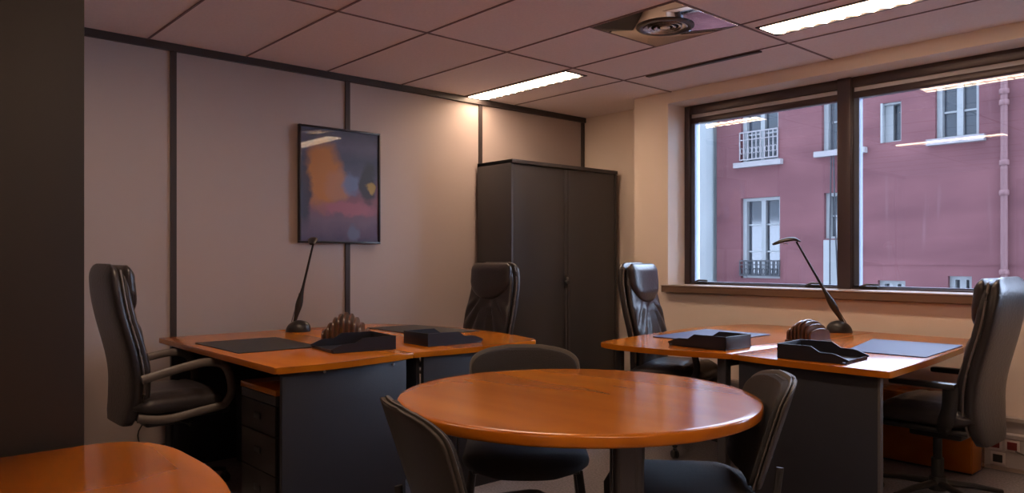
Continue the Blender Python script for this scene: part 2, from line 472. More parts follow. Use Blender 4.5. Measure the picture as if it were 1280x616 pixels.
for x0, x1, z0, z1, kd in WINS:
    w = x1-x0; bm = bmesh.new()
    t = .07
    if kd != 'half':
        box(bm, fx(x0), fx(x0)+t*1.4, .10, .30, fz(z0), fz(z1)); box(bm, fx(x1)-t, fx(x1), .10, .30, fz(z0), fz(z1))
        box(bm, fx(x0)+t*1.4, fx(x1)-t, .10, .30, fz(z1)-t, fz(z1)); box(bm, fx(x0)+t*1.4, fx(x1)-t, .12, .30, fz(z0), fz(z0)+t*.7)
        m_ = fx((x0+x1)/2)+.02
        box(bm, m_-.055, m_+.055, .13, .28, fz(z0)+t*.7, fz(z1)-t)
        nb = 3 if z1-z0 > 1.5 else 2
        for q in range(1, nb):
            zz = fz(z0+(z1-z0)*q/nb); box(bm, fx(x0)+t*1.4, fx(x1)-t, .17, .25, zz-.018, zz+.018)
    else:
        box(bm, fx(x0), fx(x0)+.04, -.02, .30, fz(z0), fz(z1)); box(bm, fx(x1)-.03, fx(x1), .05, .30, fz(z0), fz(z1))
        box(bm, fx(x0)+.04, fx(x1)-.03, .05, .30, fz(z1)-.04, fz(z1)); box(bm, fx(x0)+.04, fx(x0)+.2, .12, .28, fz(z0)+.04, fz(z1)-.04)
        box(bm, fx(x0)+.04, fx(x1)-.03, .12, .30, fz(z0), fz(z0)+.04)
    wf = link_mesh('window', bm, M['wwhite'], b, smooth=False)
    link_mesh('pane', B(fx(x0), fx(x1), .22, .24, fz(z0), fz(z1)), M['pane_out'], wf, smooth=False)
    if kd in ('rail', 'plain') and z0 > 3:
        link_mesh('sill', B(fx(x0)-.12, fx(x1)+.12, -.14, .12, fz(z0)-.12, fz(z0)), M['stone'], wf, smooth=False)
    if kd in ('rail', 'french'):
        bm = bmesh.new(); zt = .42 if kd == 'french' else .72
        box(bm, fx(x0), fx(x1), -.06, -.03, fz(z0)+zt-.03, fz(z0)+zt); box(bm, fx(x0), fx(x1), -.06, -.03, fz(z0)+.05, fz(z0)+.08)
        box(bm, fx(x0), fx(x1), -.06, -.03, fz(z0)+zt*.72, fz(z0)+zt*.72+.02)
        nb = 9
        for q in range(nb+1):
            xx = fx(x0)+w*q/nb; box(bm, xx-.012, xx+.012, -.055, -.035, fz(z0)+.05, fz(z0)+zt)
        for q in range(nb):
            xx = fx(x0)+w*(q+.5)/nb
            tube(bm, [(xx+.04*math.cos(a), -.045, fz(z0)+zt*.38+.07*math.sin(a)) for a in [2*PI*j/8 for j in range(9)]], .009, 5, up=(0, 1, 0))
        link_mesh('railing', bm, M['iron'] if kd == 'french' else M['stone'], wf, smooth=False)
# the pale strip of masonry under the second column of windows
tag(link_mesh('masonry_strip', B(fx(-7.76), fx(-6.95), -.03, 0, fz(-6), fz(1.6)), M['wwhite'], b, smooth=False), 'pale painted strip below the window')
bm = bmesh.new(); tube(bm, [(fx(-4.33), -.1, fz(-8)), (fx(-4.33), -.1, fz(5.6))], .06, 12)
for z in (-3, -1, .9, 2.35, 2.9, 4.0, 4.2):
    lathe(bm, [(.075, fz(z)), (.085, fz(z)+.02), (.085, fz(z)+.08), (.075, fz(z)+.1)], 12, fx(-4.33), -.1)
tag(link_mesh('drainpipe', bm, M['pipe'], b), 'faded pink drainpipe')
bm = bmesh.new()
for dx, sw in ((0, .05), (.12, -.03)):
    tube(bm, [(fx(-7.62+dx), -.08, fz(5.6)), (fx(-7.6+dx+sw), -.1, fz(4)), (fx(-7.58+dx), -.1, fz(1.8)), (fx(-7.52+dx-sw), -.12, fz(.2))], .015, 6, sub=5)
link_mesh('cable', bm, M['iron'], b)
bm = bmesh.new(); box(bm, fx(-7.0), fx(-3.9), -.012, 0, fz(1.07), fz(1.09)); 
link_mesh('crack_line', bm, M['facade'], b, smooth=False)
# paler neighbour
p = empty('neighbouring_building', 'pale bluish neighbouring wall at the left edge of the window view', 'building', (-13.2, 15.2, 1.2))
bm = bmesh.new(); box(bm, -3.5, 2.62, 0, 4, -9.2, 4.6)
link_mesh('wall', bm, M['pale'], p, smooth=False)
bm = bmesh.new()
for z in (-2.6, -.1, 1.05, 3.2, 5.5): box(bm, -3.5, 2.64, -.03, 0, z, z+.05)
link_mesh('joint_band', bm, plain('pale_joint_band', (0.12, 0.13, 0.13), rough=0.9), p, smooth=False)
struct('floor_courtyard', B(-30, 20, 5.6, 40, -7.0, -6.8), M['yard'])

# ------------------------------------------------------------------ ceiling fittings
def ceiling_light(x0, x1, y0, y1, label):
    L = x1-x0; cx, cy = (x0+x1)/2, (y0+y1)/2; W = y1-y0
    r = empty('ceiling_light', label, 'ceiling light', (cx, cy, H), 0, 'louvred strip lights in the ceiling')
    bm = bmesh.new()
    t = .018; e = .02
    box(bm, -L/2-e, L/2+e, -W/2-e, -W/2-e+t, -.006, -.0005); box(bm, -L/2-e, L/2+e, W/2+e-t+.012, W/2+e+.012, -.006, -.0005)
    box(bm, -L/2-e, -L/2-e+t, -W/2-e, W/2+e+.012, -.006, -.0005); box(bm, L/2+e-t, L/2+e, -W/2-e, W/2+e+.012, -.006, -.0005)
    link_mesh('housing', bm, M['metal'], r, smooth=False)
    # glowing saw-edged louvre
    n = 13; pts = [(-L/2, -W/2), (L/2, -W/2)]
    for i in range(n, -1, -1):
        x = -L/2+L*i/n
        pts.append((x, W/2-.036))
        if i > 0: pts.append((x-L/n/2, W/2+.010))
    bm = bmesh.new(); prism(bm, pts, -.007, -.0015)
    tag(link_mesh('diffuser', bm, M['lamp'], r, smooth=False), 'glowing warm white diffuser with a saw-toothed edge')
    bm = bmesh.new()
    for i in range(1, n):
        x = -L/2+L*i/n
        box(bm, x-.0015, x+.0015, -W/2+.01, W/2-.045, -.016, -.0072)
    box(bm, -L/2+.01, L/2-.01, -.003, .003, -.016, -.0072)
    link_mesh('louvre_blades', bm, M['louver'], r, smooth=False)
    return r
ceiling_light(-4.83, -3.73, 3.83, 4.00, 'louvred strip light running in from the panelled wall beside the tall cabinet')
ceiling_light(-2.28, -1.16, 3.93, 4.11, 'louvred saw-edged strip light near the window, cut by the top of the photo')
ceiling_light(-3.60, -2.50, 1.06, 1.22, 'louvred strip light out of frame, seen only mirrored in the window glass')
ceiling_light(-.9, .2, 1.06, 1.22, 'added fill light in strip form, behind the viewer nearest the window wall')  # unseen fixture added to raise the room's brightness
ceiling_light(.7, 1.8, 1.06, 1.22, 'added fill light in strip form, behind the viewer near the right-hand wall')  # second unseen fill light, added to brighten the interior
ceiling_light(-.9, .2, -1.3, -1.13, 'added fill light in strip form, at the rear of the room behind the viewer')  # third added fill light, out of view, lifts the overall light level

v = empty('ceiling_air_diffuser', 'round swirl air diffuser set in a polished square ceiling plate', 'air vent', (-2.62, 3.495, H))
link_mesh('plate', B(-.285, .283, -.295, .295, -.006, -.0005, .001), M['mirror'], v)
bm = bmesh.new(); lathe(bm, [(.125, -.0062), (.158, -.0062), (.162, -.011), (.155, -.017), (.142, -.018), (.132, -.012), (.125, -.008)], 48)
rg = link_mesh('outer_ring', bm, M['metal'], v)
bm = bmesh.new()
for r0 in (.115, .085, .053): lathe(bm, [(r0-.020, -.0065), (r0, -.0065), (r0+.010, -.015), (r0+.005, -.017), (r0-.008, -.010)], 40)
lathe(bm, [(.001, -.0065), (.030, -.0065), (.028, -.014), (.001, -.018)], 24)
tag(link_mesh('cone', bm, plain('satin_diffuser_cones', (.55, .48, .45), rough=.25, metal=.9), v), 'satin concentric cones')
sd = tag(link_mesh('slot_air_vent', B(-3.43, -2.53, 4.346, 4.385, H-.012, H-.001, .003), M['strip']), 'long thin dark air slot in the ceiling between the two strip lights', 'air vent')

# ------------------------------------------------------------------ framed picture
pf = empty('framed_picture', 'black framed abstract print in blue, ochre and mauve on the panelled wall', 'picture', (XL+.012, 2.676, 1.716), -PI/2*-1)
# local x runs along the wall (+Y world), local -y faces the room
bm = bmesh.new(); w, h, t, d = .322, .408, .014, .03
box(bm, -w, w, -d, 0, h-t, h, .002); box(bm, -w, w, -d, 0, -h, -h+t, .002); box(bm, -w, -w+t, -d, 0, -h+t, h-t, .002); box(bm, w-t, w, -d, 0, -h+t, h-t, .002)
link_mesh('frame', bm, M['pframe'], pf)
link_mesh('print', B(-w+t, w-t, -.02, -.006, -h+t, h-t), M['picture'], pf, smooth=False)

# ------------------------------------------------------------------ cabinets
def handle_geo(bm, x, y, z):
    lathe(bm, [(.001, 0), (.022, 0), (.024, .012), (.018, .022), (.001, .024)], 20, mtx=Matrix.Translation((x, y, z)) @ Matrix.Rotation(PI/2, 4, 'Y'))
cb = empty('tall_storage_cabinet', 'tall anthracite metal cabinet with two doors in the corner of the room', 'cabinet', (-4.84, 3.93, 0))
bm = bmesh.new()
D_, W_, HH = .42, 1.26, 1.98
box(bm, 0, D_, 0, .022, 0, HH, .002); box(bm, 0, D_, W_-.022, W_, 0, HH, .002)
box(bm, 0, D_+.012, 0, W_, HH-.03, HH, .002); box(bm, 0, D_, .022, W_-.022, 0, .06); box(bm, 0, .012, .022, W_-.022, .06, HH-.03)
link_mesh('body', bm, M['cab'], cb)
for k in range(2):
    y0 = .025+k*(W_-.05)/2; y1 = y0+(W_-.05)/2-.003
    bm = B(D_-.02, D_-.002, y0, y1, .065, HH-.034, .003)
    # shallow vertical ribs as on a tambour leaf
    box(bm, D_-.01, D_+.004, (y1-.03 if k == 0 else y0), (y1 if k == 0 else y0+.03), .07, HH-.04, .003)
    dr = link_mesh('door', bm, M['cab'], cb)
    if k == 0:
        bm = B(D_+.003, D_+.014, y1-.04, y1-.002, .95, 1.065, .004)
        handle_geo(bm, D_+.012, y1-.021, 1.0)
        link_mesh('handle', bm, M['plastic'], dr)
link_mesh('lock', (lambda q: (lathe(q, [(.001, 0), (.012, 0), (.012, .008), (.001, .009)], 16, mtx=Matrix.Translation((D_+.014, W_/2-.02, 1.035)) @ Matrix.Rotation(PI/2, 4, 'Y')), q)[1])(bmesh.new()), M['steel'], cb)

cd = empty('dark_brown_cupboard', 'tall dark brown cupboard filling the left edge behind the foreground desk', 'cabinet', (-2.13, .463, 0))
link_mesh('body', B(-.45, -.02, -1.2, 0, 0, 2.1, .003), M['cabbrown'], cd)
for k in range(2):
    bm = B(-.02, 0, -1.198+k*.6, -.602+k*.6, .06, 2.09, .002)
    d_ = link_mesh('door', bm, M['cabbrown'], cd)
    yy = -.66 if k == 0 else -.54
    bm = bmesh.new(); tube(bm, [(0, yy, .95), (.03, yy, .96), (.03, yy, 1.09), (0, yy, 1.10)], .006, 8)
    link_mesh('handle', bm, M['steel'], d_)

# ------------------------------------------------------------------ desks
TZ = .74
def desktop(outline, parent, ox, oy, mat='cherry'):
    pts = [(x-ox, y-oy) for x, y in outline]
    bm = bmesh.new(); prism(bm, pts, TZ-.028, TZ, .005, seg=2)
    return link_mesh('desktop', bm, M[mat], parent)

def foot_leg(parent, x, y, w=.05, mat='metal'):
    bm = B(x-w/2, x+w/2, y-w/2, y+w/2, .02, TZ-.03, .006)
    lathe(bm, [(.02, 0), (.024, .003), (.02, .02)], 16, x, y)
    return link_mesh('leg', bm, M[mat], parent)

# left pair, against the panelled wall
ox, oy = -3.85, 1.75
d1 = empty('office_desk', 'near cherry-topped desk on the left, dark front panel and drawer pedestal beneath', 'desk', (ox, oy, 0), 0, 'left pair of desks')
desktop(round_poly([(-3.03, 1.37), (-3.005, 1.65), (-3.05, 1.95), (-3.08, 2.098), (-4.64, 2.098), (-4.64, 1.385)], [.012, .3, .3, 0, 0, .02]), d1, ox, oy)
link_mesh('front_panel', B(-3.10-ox, -3.075-ox, 1.42-oy, 2.05-oy, .0, TZ-.03, .002), M['panel'], d1)
link_mesh('side_panel', B(-4.54-ox, -4.515-ox, 1.42-oy, 2.07-oy, .0, TZ-.03, .002), M['panel'], d1)
link_mesh('modesty_panel', B(-4.51-ox, -3.105-ox, 2.055-oy, 2.075-oy, .12, TZ-.03, .002), M['panel'], d1)
for y, z in ((1.62, .695), (1.98, .695)):
    bm = bmesh.new(); lathe(bm, [(.001, 0), (.007, 0), (.006, .003), (.001, .004)], 10, mtx=Matrix.Translation((-3.075-ox, y-oy, z)) @ Matrix.Rotation(PI/2, 4, 'Y'))
    link_mesh('screw_cap', bm, M['steel'], d1)

ox, oy = -3.85, 2.55
d2 = empty('office_desk', 'far cherry-topped desk on the left with a rounded outer corner, before the corner cabinet', 'desk', (ox, oy, 0), 0, 'left pair of desks')
desktop(round_poly([(-4.64, 2.102), (-3.08, 2.102), (-3.06, 2.5), (-3.07, 2.75), (-3.10, 2.97), (-3.5, 3.06), (-3.9, 3.1), (-4.35, 3.0), (-4.64, 2.85)], [0, 0, .2, .15, .07, .2, .2, .2, .05]), d2, ox, oy)
link_mesh('front_panel', B(-3.12-ox, -3.095-ox, 2.17-oy, 2.9-oy, .0, TZ-.03, .002), M['panel'], d2)
link_mesh('side_panel', B(-4.54-ox, -4.515-ox, 2.13-oy, 2.78-oy, .0, TZ-.03, .002), M['panel'], d2)
link_mesh('modesty_panel', B(-4.51-ox, -3.13-ox, 2.15-oy, 2.17-oy, .12, TZ-.03, .002), M['panel'], d2)

# right pair, by the window
ox, oy = -2.4, 4.0
d3 = empty('office_desk', 'cherry-topped desk on the right nearer the corner cabinet, standing on slim legs', 'desk', (ox, oy, 0), 0, 'right pair of desks')
desktop(round_poly([(-2.02, 3.22), (-2.022, 4.83), (-2.5, 4.83), (-2.86, 4.82), (-2.97, 4.3), (-2.87, 3.6), (-2.79, 3.12), (-2.6, 3.09), (-2.3, 3.12)], [0, 0, .2, .15, .3, .3, .05, .1, .3]), d3, ox, oy, 'cherry_y')
foot_leg(d3, -2.10-ox, 3.28-oy); foot_leg(d3, -2.70-ox, 3.20-oy, .035, 'plastic'); foot_leg(d3, -2.10-ox, 4.7-oy); foot_leg(d3, -2.72-ox, 4.7-oy, .035, 'plastic')
link_mesh('beam', B(-2.12-ox, -2.08-ox, 3.3-oy, 4.68-oy, TZ-.075, TZ-.03, .003), M['metal'], d3)

ox, oy = -1.65, 4.0
d4 = empty('office_desk', 'cherry-topped desk on the far right with a full dark front panel', 'desk', (ox, oy, 0), 0, 'right pair of desks')
desktop(round_poly([(-2.018, 3.22), (-1.75, 3.185), (-1.5, 3.18), (-1.27, 3.185), (-1.30, 3.7), (-1.37, 4.4), (-1.45, 4.83), (-2.016, 4.83)], [0, .1, .1, .012, .3, .3, .03, 0]), d4, ox, oy, 'cherry_y')
link_mesh('front_panel', B(-2.0-ox, -1.345-ox, 3.25-oy, 3.272-oy, 0, TZ-.03, .002), M['panel'], d4)
tag(link_mesh('panel_edge', B(-1.345-ox, -1.333-ox, 3.246-oy, 3.276-oy, 0, TZ-.03, .002), M['rim'], d4), 'paler vertical edge strip')
link_mesh('modesty_panel', B(-2.0-ox, -1.98-ox, 3.28-oy, 4.58-oy, .12, TZ-.03, .002), M['panel'], d4)

# foreground desk
ox, oy = -1.5, -.2
d5 = empty('office_desk', 'cherry desk with a rounded corner at the bottom left of the photo', 'desk', (ox, oy, 0))
desktop(round_poly([(-2.09, .545), (-2.09, -1.0), (-1.0, -1.0), (-1.0, .15), (-1.15, .42), (-1.4, .56), (-1.65, .615), (-1.95, .61)], [.10, .02, .02, .2, .1, .15, .2, .12]), d5, ox, oy)
link_mesh('side_panel', B(-2.03-ox, -2.005-ox, -.9-oy, .4-oy, 0, TZ-.03, .002), M['panel'], d5)
link_mesh('side_panel', B(-1.08-ox, -1.055-ox, -.9-oy, .1-oy, 0, TZ-.03, .002), M['panel'], d5)
link_mesh('modesty_panel', B(-2.0-ox, -1.085-ox, -.5-oy, -.48-oy, .2, TZ-.03, .002), M['panel'], d5)

# ------------------------------------------------------------------ round meeting table
rt = empty('round_meeting_table', 'round cherry meeting table on dark metal legs in the middle of the room', 'table', (-1.765, 1.865, 0))
bm = bmesh.new(); R = .602
lathe(bm, [(.001, TZ-.034), (R-.03, TZ-.034), (R-.006, TZ-.034), (R-.001, TZ-.030), (R, TZ-.026), (R, TZ-.006), (R-.002, TZ-.002), (R-.006, TZ), (R-.03, TZ), (.001, TZ)], 128)
link_mesh('tabletop', bm, M['cherry'], rt, angle=50)
link_mesh('top_plate', B(-.16, .16, -.16, .16, TZ-.045, TZ-.035, .002), M['metal'], rt)
for al, rr in ((15, .42), (142, .38), (-95, .45)):
    a = math.radians(48.3-90+al)
    lx, ly = rr*math.cos(a), rr*math.sin(a)
    bm = bmesh.new()
    prism(bm, round_poly([(-.043, -.043), (.043, -.043), (.043, .043), (-.043, .043)], .02), .012, TZ-.036)
    for s_ in (-1, 1):
        box(bm, s_*.022-.003, s_*.022+.003, -.0455, .0455, .03, TZ-.06); box(bm, -.0455, .0455, s_*.022-.003, s_*.022+.003, .03, TZ-.06)
    lathe(bm, [(.001, 0), (.03, 0), (.034, .006), (.03, .0125), (.001, .0125)], 20)
    link_mesh('leg', bm, M['metal'], rt, loc=(lx, ly, 0), rot=(0, 0, math.radians(48.3)))

# ------------------------------------------------------------------ executive chairs
def lerp_tab(tab, t):
    for (t0, v0), (t1, v1) in zip(tab, tab[1:]):
        if t <= t1:
            k = (t-t0)/(t1-t0); k = k*k*(3-2*k)*.5+k*.5
            return v0+(v1-v0)*k
    return tab[-1][1]

def exec_chair(label, loc, rz, dz=0.0, zs=.55, arms='loop', arm_mat='armgrey'):
    """local +Y is the way the sitter faces"""
    r = empty('executive_chair', label, 'chair', loc, rz, 'high-backed leather office chairs')
    ZS = zs      # top of seat cushion
    ZT = 1.175+dz    # top of the back
    Z0 = .40+dz
    # centre line of the back as a function of height
    def yc(z):
        t = (z-Z0)/(ZT-Z0)
        return -.20+.03*math.sin(t*PI)-.075*t+.02*math.sin(t*2*PI)
    # rear shell
    rings = []
    N = 26
    wtab = [(0, .15), (.06, .20), (.2, .235), (.5, .245), (.8, .232), (.93, .215), (.98, .19), (1, .12)]
    for i in range(N+1):
        t = i/N; tt = 1-(1-t)**1.3
        z = Z0+(ZT-Z0)*tt
        w = lerp_tab(wtab, tt)
        d = .030*(1-.75*max(0, (tt-.9)/.1)**2)
        rings.append([Vector((x, yc(z)-.032+y, z)) for x, y in superring(w, d, 40, 4)])
    bm = bmesh.new(); loft(bm, rings)
    shell = link_mesh('backrest', bm, M['leather'], r, angle=60)
    # front cushion with radiating pleats
    rings = []
    N = 44
    wtab2 = [(0, .17), (.08, .215), (.5, .232), (.8, .215), (.93, .20), (.98, .175), (1, .11)]
    ca = ZT-.27
    for i in range(N+1):
        t = i/N
        z = Z0+.05+(ZT-.012-Z0-.05)*t
        w = lerp_tab(wtab2, t)
        d = .029*min(1, .35+1.3*math.sqrt(max(0, min(t, 1-t))*2))
        ring = []
        for x, y in superring(w, d, 96, 3.2):
            yy = y
            if y > 0 and z < ca+.02:
                a = math.atan2(x, ca+.10-z)
                fade = min(1, (ca+.02-z)/.05)*max(0, 1-(ca-z)/.42)*(1-(abs(x)/w)**6)
                yy += .015*fade*(abs(math.sin(a*8.5))-.5)*2
            ring.append(Vector((x, yc(z)+.012+yy, z)))
        rings.append(ring)
    bm = bmesh.new(); loft(bm, rings)
    cush = link_mesh('back_cushion', bm, M['leather'], r, angle=70)
    # head pillow with a rounded lower edge
    rings = []; N = 22
    for i in range(N+1):
        t = i/N
        z = ZT-.262+.255*t
        w = .205*min(1, (max(.0, 1-(1-min(1, t/.62))**2))**.5+.02)
        if t > .85: w *= 1-.18*((t-.85)/.15)**2
        d = .045*math.sqrt(max(.02, min(1, t*3.5)*min(1, (1-t)*5+.05)))
        rings.append([Vector((x, yc(z)+.030+y, z)) for x, y in superring(w, d, 48, 2.8)])
    bm = bmesh.new(); loft(bm, rings)
    link_mesh('headrest', bm, M['leather'], r, angle=70)
    # piping along both sides of the back
    for s in (-1, 1):
        pts = []
        for i in range(20):
            t = .06+.9*i/19; z = Z0+(ZT-Z0)*t
            pts.append((s*(lerp_tab(wtab, t)+.001), yc(z)-.008, z))
        bm = bmesh.new(); tube(bm, pts, .0055, 8)
        link_mesh('piping', bm, M['armgrey'], r)
    # seat cushion
    rings = []; N = 26
    for i in range(N+1):
        t = i/N; y = -.23+.455*t
        w = .255*(1-.12*(1-min(1, t*6))**2)*(1-.35*max(0, (t-.86)/.14)**2)
        d = .058*math.sqrt(max(.08, min(1, t*6)*min(1, (1-t)*5+.1)))
        zc = ZS-.058-.018*max(0, (t-.75)/.25)**2
        ring = []
        for x, z in superring(w, d, 56, 3.0):
            zz = z
            if z > 0: zz += .010*math.sin(t*PI)*(1-(abs(x)/w)**2)-.006*math.exp(-((t-.72)/.03)**2)+.004*math.exp(-((abs(x)-w*.7)/.02)**2)
            ring.append(Vector((x, y, zc+zz)))
        rings.append(ring)
    bm = bmesh.new(); loft(bm, rings)
    link_mesh('seat', bm, M['leather'], r, angle=70)
    bm = B(-.215, .215, -.20, .235, ZS-.135, ZS-.108, .012)
    link_mesh('seat_pan', bm, M['plastic'], r)
    # arms
    for s in (-1, 1):
        x = s*.265
        bm = bmesh.new()
        if arms == 'loop':
            P = [(x, -.205, ZS+.08), (x, -.12, ZS+.10), (x, .0, ZS+.125), (x, .10, ZS+.137), (x, .18, ZS+.115), (x, .212, ZS+.045), (x, .215, ZS-.03), (x, .18, ZS-.085)]
            tube(bm, P, .021, 12, rx=.013, up=(1, 0, 0), sub=6)
            P = [(x, .185, ZS-.083), (x, .06, ZS-.10), (x, -.10, ZS-.118), (x*.96, -.22, ZS-.10)]
            tube(bm, P, .02, 12, rx=.013, up=(1, 0, 0), sub=5)
        else:
            box(bm, x-.028, x+.028, -.17, .12, ZS+.085, ZS+.112, .010)
            P = [(x, -.145, ZS+.095), (x, -.14, ZS+.0), (x, -.12, ZS-.08), (x*.8, -.09, ZS-.12)]
            tube(bm, P, .034, 12, rx=.014, up=(1, 0, 0), sub=5)
        link_mesh('armrest', bm, M[arm_mat], r)
    # mechanism, column, star base, castors
    bm = B(-.07, .07, -.13, .11, ZS-.19, ZS-.13, .012)
    tube(bm, [(.06, 0, ZS-.16), (.2, .03, ZS-.165), (.23, .03, ZS-.17)], .007, 8)
    link_mesh('mechanism', bm, M['plastic'], r)
    bm = bmesh.new(); lathe(bm, [(.001, .08), (.028, .08), (.028, .22), (.020, .225), (.020, ZS-.185), (.001, ZS-.185)], 24)
    link_mesh('column', bm, M['plastic'], r)
    bm = bmesh.new(); lathe(bm, [(.001, .065), (.042, .065), (.045, .09), (.036, .13), (.001, .132)], 24)
    link_mesh('base_hub', bm, M['plastic'], r)
    for k in range(5):
        a = 2*PI*k/5+.3
        c, s_ = math.cos(a), math.sin(a)
        bm = bmesh.new()
        tube(bm, [(.03*c, .03*s_, .098), (.16*c, .16*s_, .092), (.285*c, .285*s_, .073)], .024, 10, rx=.017, taper=lambda t: 1-.35*t)
        lg = link_mesh('leg', bm, M['plastic'], r)
        bm = bmesh.new()
        mt = Matrix.Translation((.285*c, .285*s_, .027)) @ Matrix.Rotation(a+.6, 4, 'Z') @ Matrix.Rotation(PI/2, 4, 'X')
        for q in (-.018, .006):
            lathe(bm, [(.001, q), (.022, q), (.026, q+.004), (.026, q+.008), (.022, q+.012), (.001, q+.012)], 18, mtx=mt)
        lathe(bm, [(.001, .045), (.016, .047), (.012, .062), (.001, .063)], 12, .285*c, .285*s_)
        lathe(bm, [(.007, .025), (.007, .05)], 8, .285*c, .285*s_)
        link_mesh('castor', bm, M['plastic'], lg)
    return r
exec_chair('black leather high-backed chair at the far left, turned side-on to the near left desk', (-4.06, 1.265, 0), 0.0)
exec_chair('black leather high-backed chair in front of the tall corner cabinet, facing the viewer', (-4.06, 3.18, 0), math.radians(180), arm_mat='plastic')
exec_chair('black leather high-backed chair between the corner cabinet and the window, lit blue', (-2.89, 3.99, 0), math.radians(-90+15), arm_mat='plastic')
exec_chair('black leather high-backed chair at the right edge below the window, seen from behind', (-1.385, 4.04, 0), math.radians(90), dz=-.06, zs=.52, arms='tee', arm_mat='plastic')

# ------------------------------------------------------------------ meeting chairs
def meeting_chair(label, loc, rz):
    r = empty('meeting_chair', label, 'chair', loc, rz, 'charcoal chairs round the meeting table')
    # backrest: curved rounded slab; local +Y is the sitter's front
    def slab(th, grow, y_off, name, mat, z0=.49, z1=.815, par=r):
        rings = []; N = 34
        for i in range(N+1):
            t = .5-.5*math.cos(PI*i/N)
            z = z0-grow+(z1-z0+2*grow)*t
            w = .19+.032*math.sin(min(1, t/.75)*PI/2)
            if t > .72: w *= max(.30, (1-((t-.72)/.28)**3.2)**.42)
            if t < .15: w *= max(.35, (1-((.15-t)/.15)**3)**.4)
            w += grow
            ring = []
            for x, y in superring(w, th*(1 if .01 < t < .99 else .5), 40, 4.5):
                ring.append(Vector((x, -.19-.33*(z-.5)+y+y_off+.055*(x/.23)**2, z)))
            rings.append(ring)
        bm = bmesh.new(); loft(bm, rings)
        return link_mesh(name, bm, M[mat], par, angle=60)
    bk = slab(.017, 0, .014, 'backrest', 'fabric')
    sh = slab(.009, .009, -.010, 'back_shell', 'shell', par=bk)
    tag(slab(.0045, .0125, .0025, 'back_rim', 'rim', par=bk), 'grey rubber rim round the back')
    # seat
    rings = []; N = 20
    for i in range(N+1):
        t = i/N; y = -.18+.475*t
        w = .235*(1-.22*(1-min(1, t*5))**2)*math.sqrt(max(.25, 1-max(0, (t-.8)/.2)**2*.75))
        d = .034*math.sqrt(max(.1, min(1, t*6)*min(1, (1-t)*6+.1)))
        rings.append([Vector((x, y, .447-.03*max(0, (t-.8)/.2)**2+.01*(x/.23)**2+z)) for x, z in superring(w, d, 44, 3.2)])
    bm = bmesh.new(); loft(bm, rings)
    link_mesh('seat', bm, M['fabric'], r, angle=60)
    link_mesh('seat_shell', B(-.20, .20, -.17, .20, .402, .418, .006), M['plastic'], r)
    # legs
    for sx in (-1, 1):
        bm = bmesh.new(); tube(bm, [(sx*.20, .16, .405), (sx*.225, .20, .2), (sx*.235, .225, 0.0)], .011, 10, rx=.014)
        link_mesh('leg', bm, M['plastic'], r)
        bm = bmesh.new(); tube(bm, [(sx*.20, -.13, .405), (sx*.225, -.20, .2), (sx*.235, -.26, 0.0)], .011, 10, rx=.014)
        link_mesh('leg', bm, M['plastic'], r)
        bm = bmesh.new(); tube(bm, [(sx*.20, .16, .405), (sx*.20, -.13, .405)], .010, 10)
        link_mesh('side_rail', bm, M['plastic'], r)
        bm = bmesh.new(); tube(bm, [(sx*.15, -.10, .404), (sx*.155, -.20, .41), (sx*.155, -.222, .46), (sx*.15, -.238, .56)], .012, 10, rx=.006, sub=4, up=(1, 0, 0))
        link_mesh('back_support', bm, M['plastic'], r)
    return r
meeting_chair('charcoal meeting chair on the far side of the round table, facing the viewer', (-2.20, 2.03, 0), math.radians(180+48))
meeting_chair('charcoal meeting chair nearest the viewer at lower left, seen from behind', (-1.59, 1.36, 0), math.radians(-18))
meeting_chair('charcoal meeting chair right of the round table, seen side-on', (-1.46, 2.105, 0), math.radians(180-48))

# ------------------------------------------------------------------ drawer pedestals
pd = empty('drawer_pedestal', 'slim dark drawer pedestal with a cherry top under the near left desk', 'drawer unit', (-3.39, 1.45, 0))
# local: front faces -Y
link_mesh('body', B(-.19, .19, .015, .56, .05, .585, .003), M['cab'], pd)
tag(link_mesh('top', B(-.197, .197, -.006, .57, .588, .615, .004), M['cherry'], pd), 'cherry wood top')
link_mesh('top_rail', B(-.19, .19, -.004, .015, .545, .584, .003), M['metal'], pd)
for z0, z1 in ((.405, .54), (.23, .40), (.055, .225)):
    dr = link_mesh('drawer', B(-.187, .187, -.004, .014, z0, z1, .003), M['drawer'], pd)
    link_mesh('handle', (lambda q: (box(q, -.035, .035, -.010, -.004, (z0+z1)/2-.012, (z0+z1)/2+.018, .004), q)[1])(bmesh.new()), M['plastic'], dr)
for sx in (-.15, .15):
    for sy in (.06, .5):
        bm = bmesh.new(); lathe(bm, [(.001, 0), (.022, 0), (.022, .03), (.012, .05), (.001, .05)], 14, sx, sy)
        link_mesh('castor', bm, M['plastic'], pd)
pw = empty('low_wooden_cabinet', 'low cherry wood cabinet on the floor behind the far right chair', 'cabinet', (-1.42, 4.66, 0))
link_mesh('body', B(-.56, 0, 0, .20, .012, .42, .003), M['cherry_y'], pw)
link_mesh('door', B(-.556, -.004, -.018, -.001, .02, .41, .002), M['cherry_y'], pw)
link_mesh('plinth', B(-.55, -.01, .02, .19, 0, .0118), M['plastic'], pw)
# equipment box under the near left desk
cpu = empty('computer_case', 'dark computer case on the floor under the near left desk beside the drawers', 'computer', (-4.2, 1.85, 0))
link_mesh('case', B(-.21, .21, -.10, .10, .012, .40, .006), M['panel'], cpu)
link_mesh('label_plate', B(-.05, .02, -.104, -.1005, .30, .325, .001), M['white'], cpu)
for sx in (-.16, .16): link_mesh('foot', B(sx-.02, sx+.02, -.08, .08, 0, .0115, .002), M['plastic'], cpu)

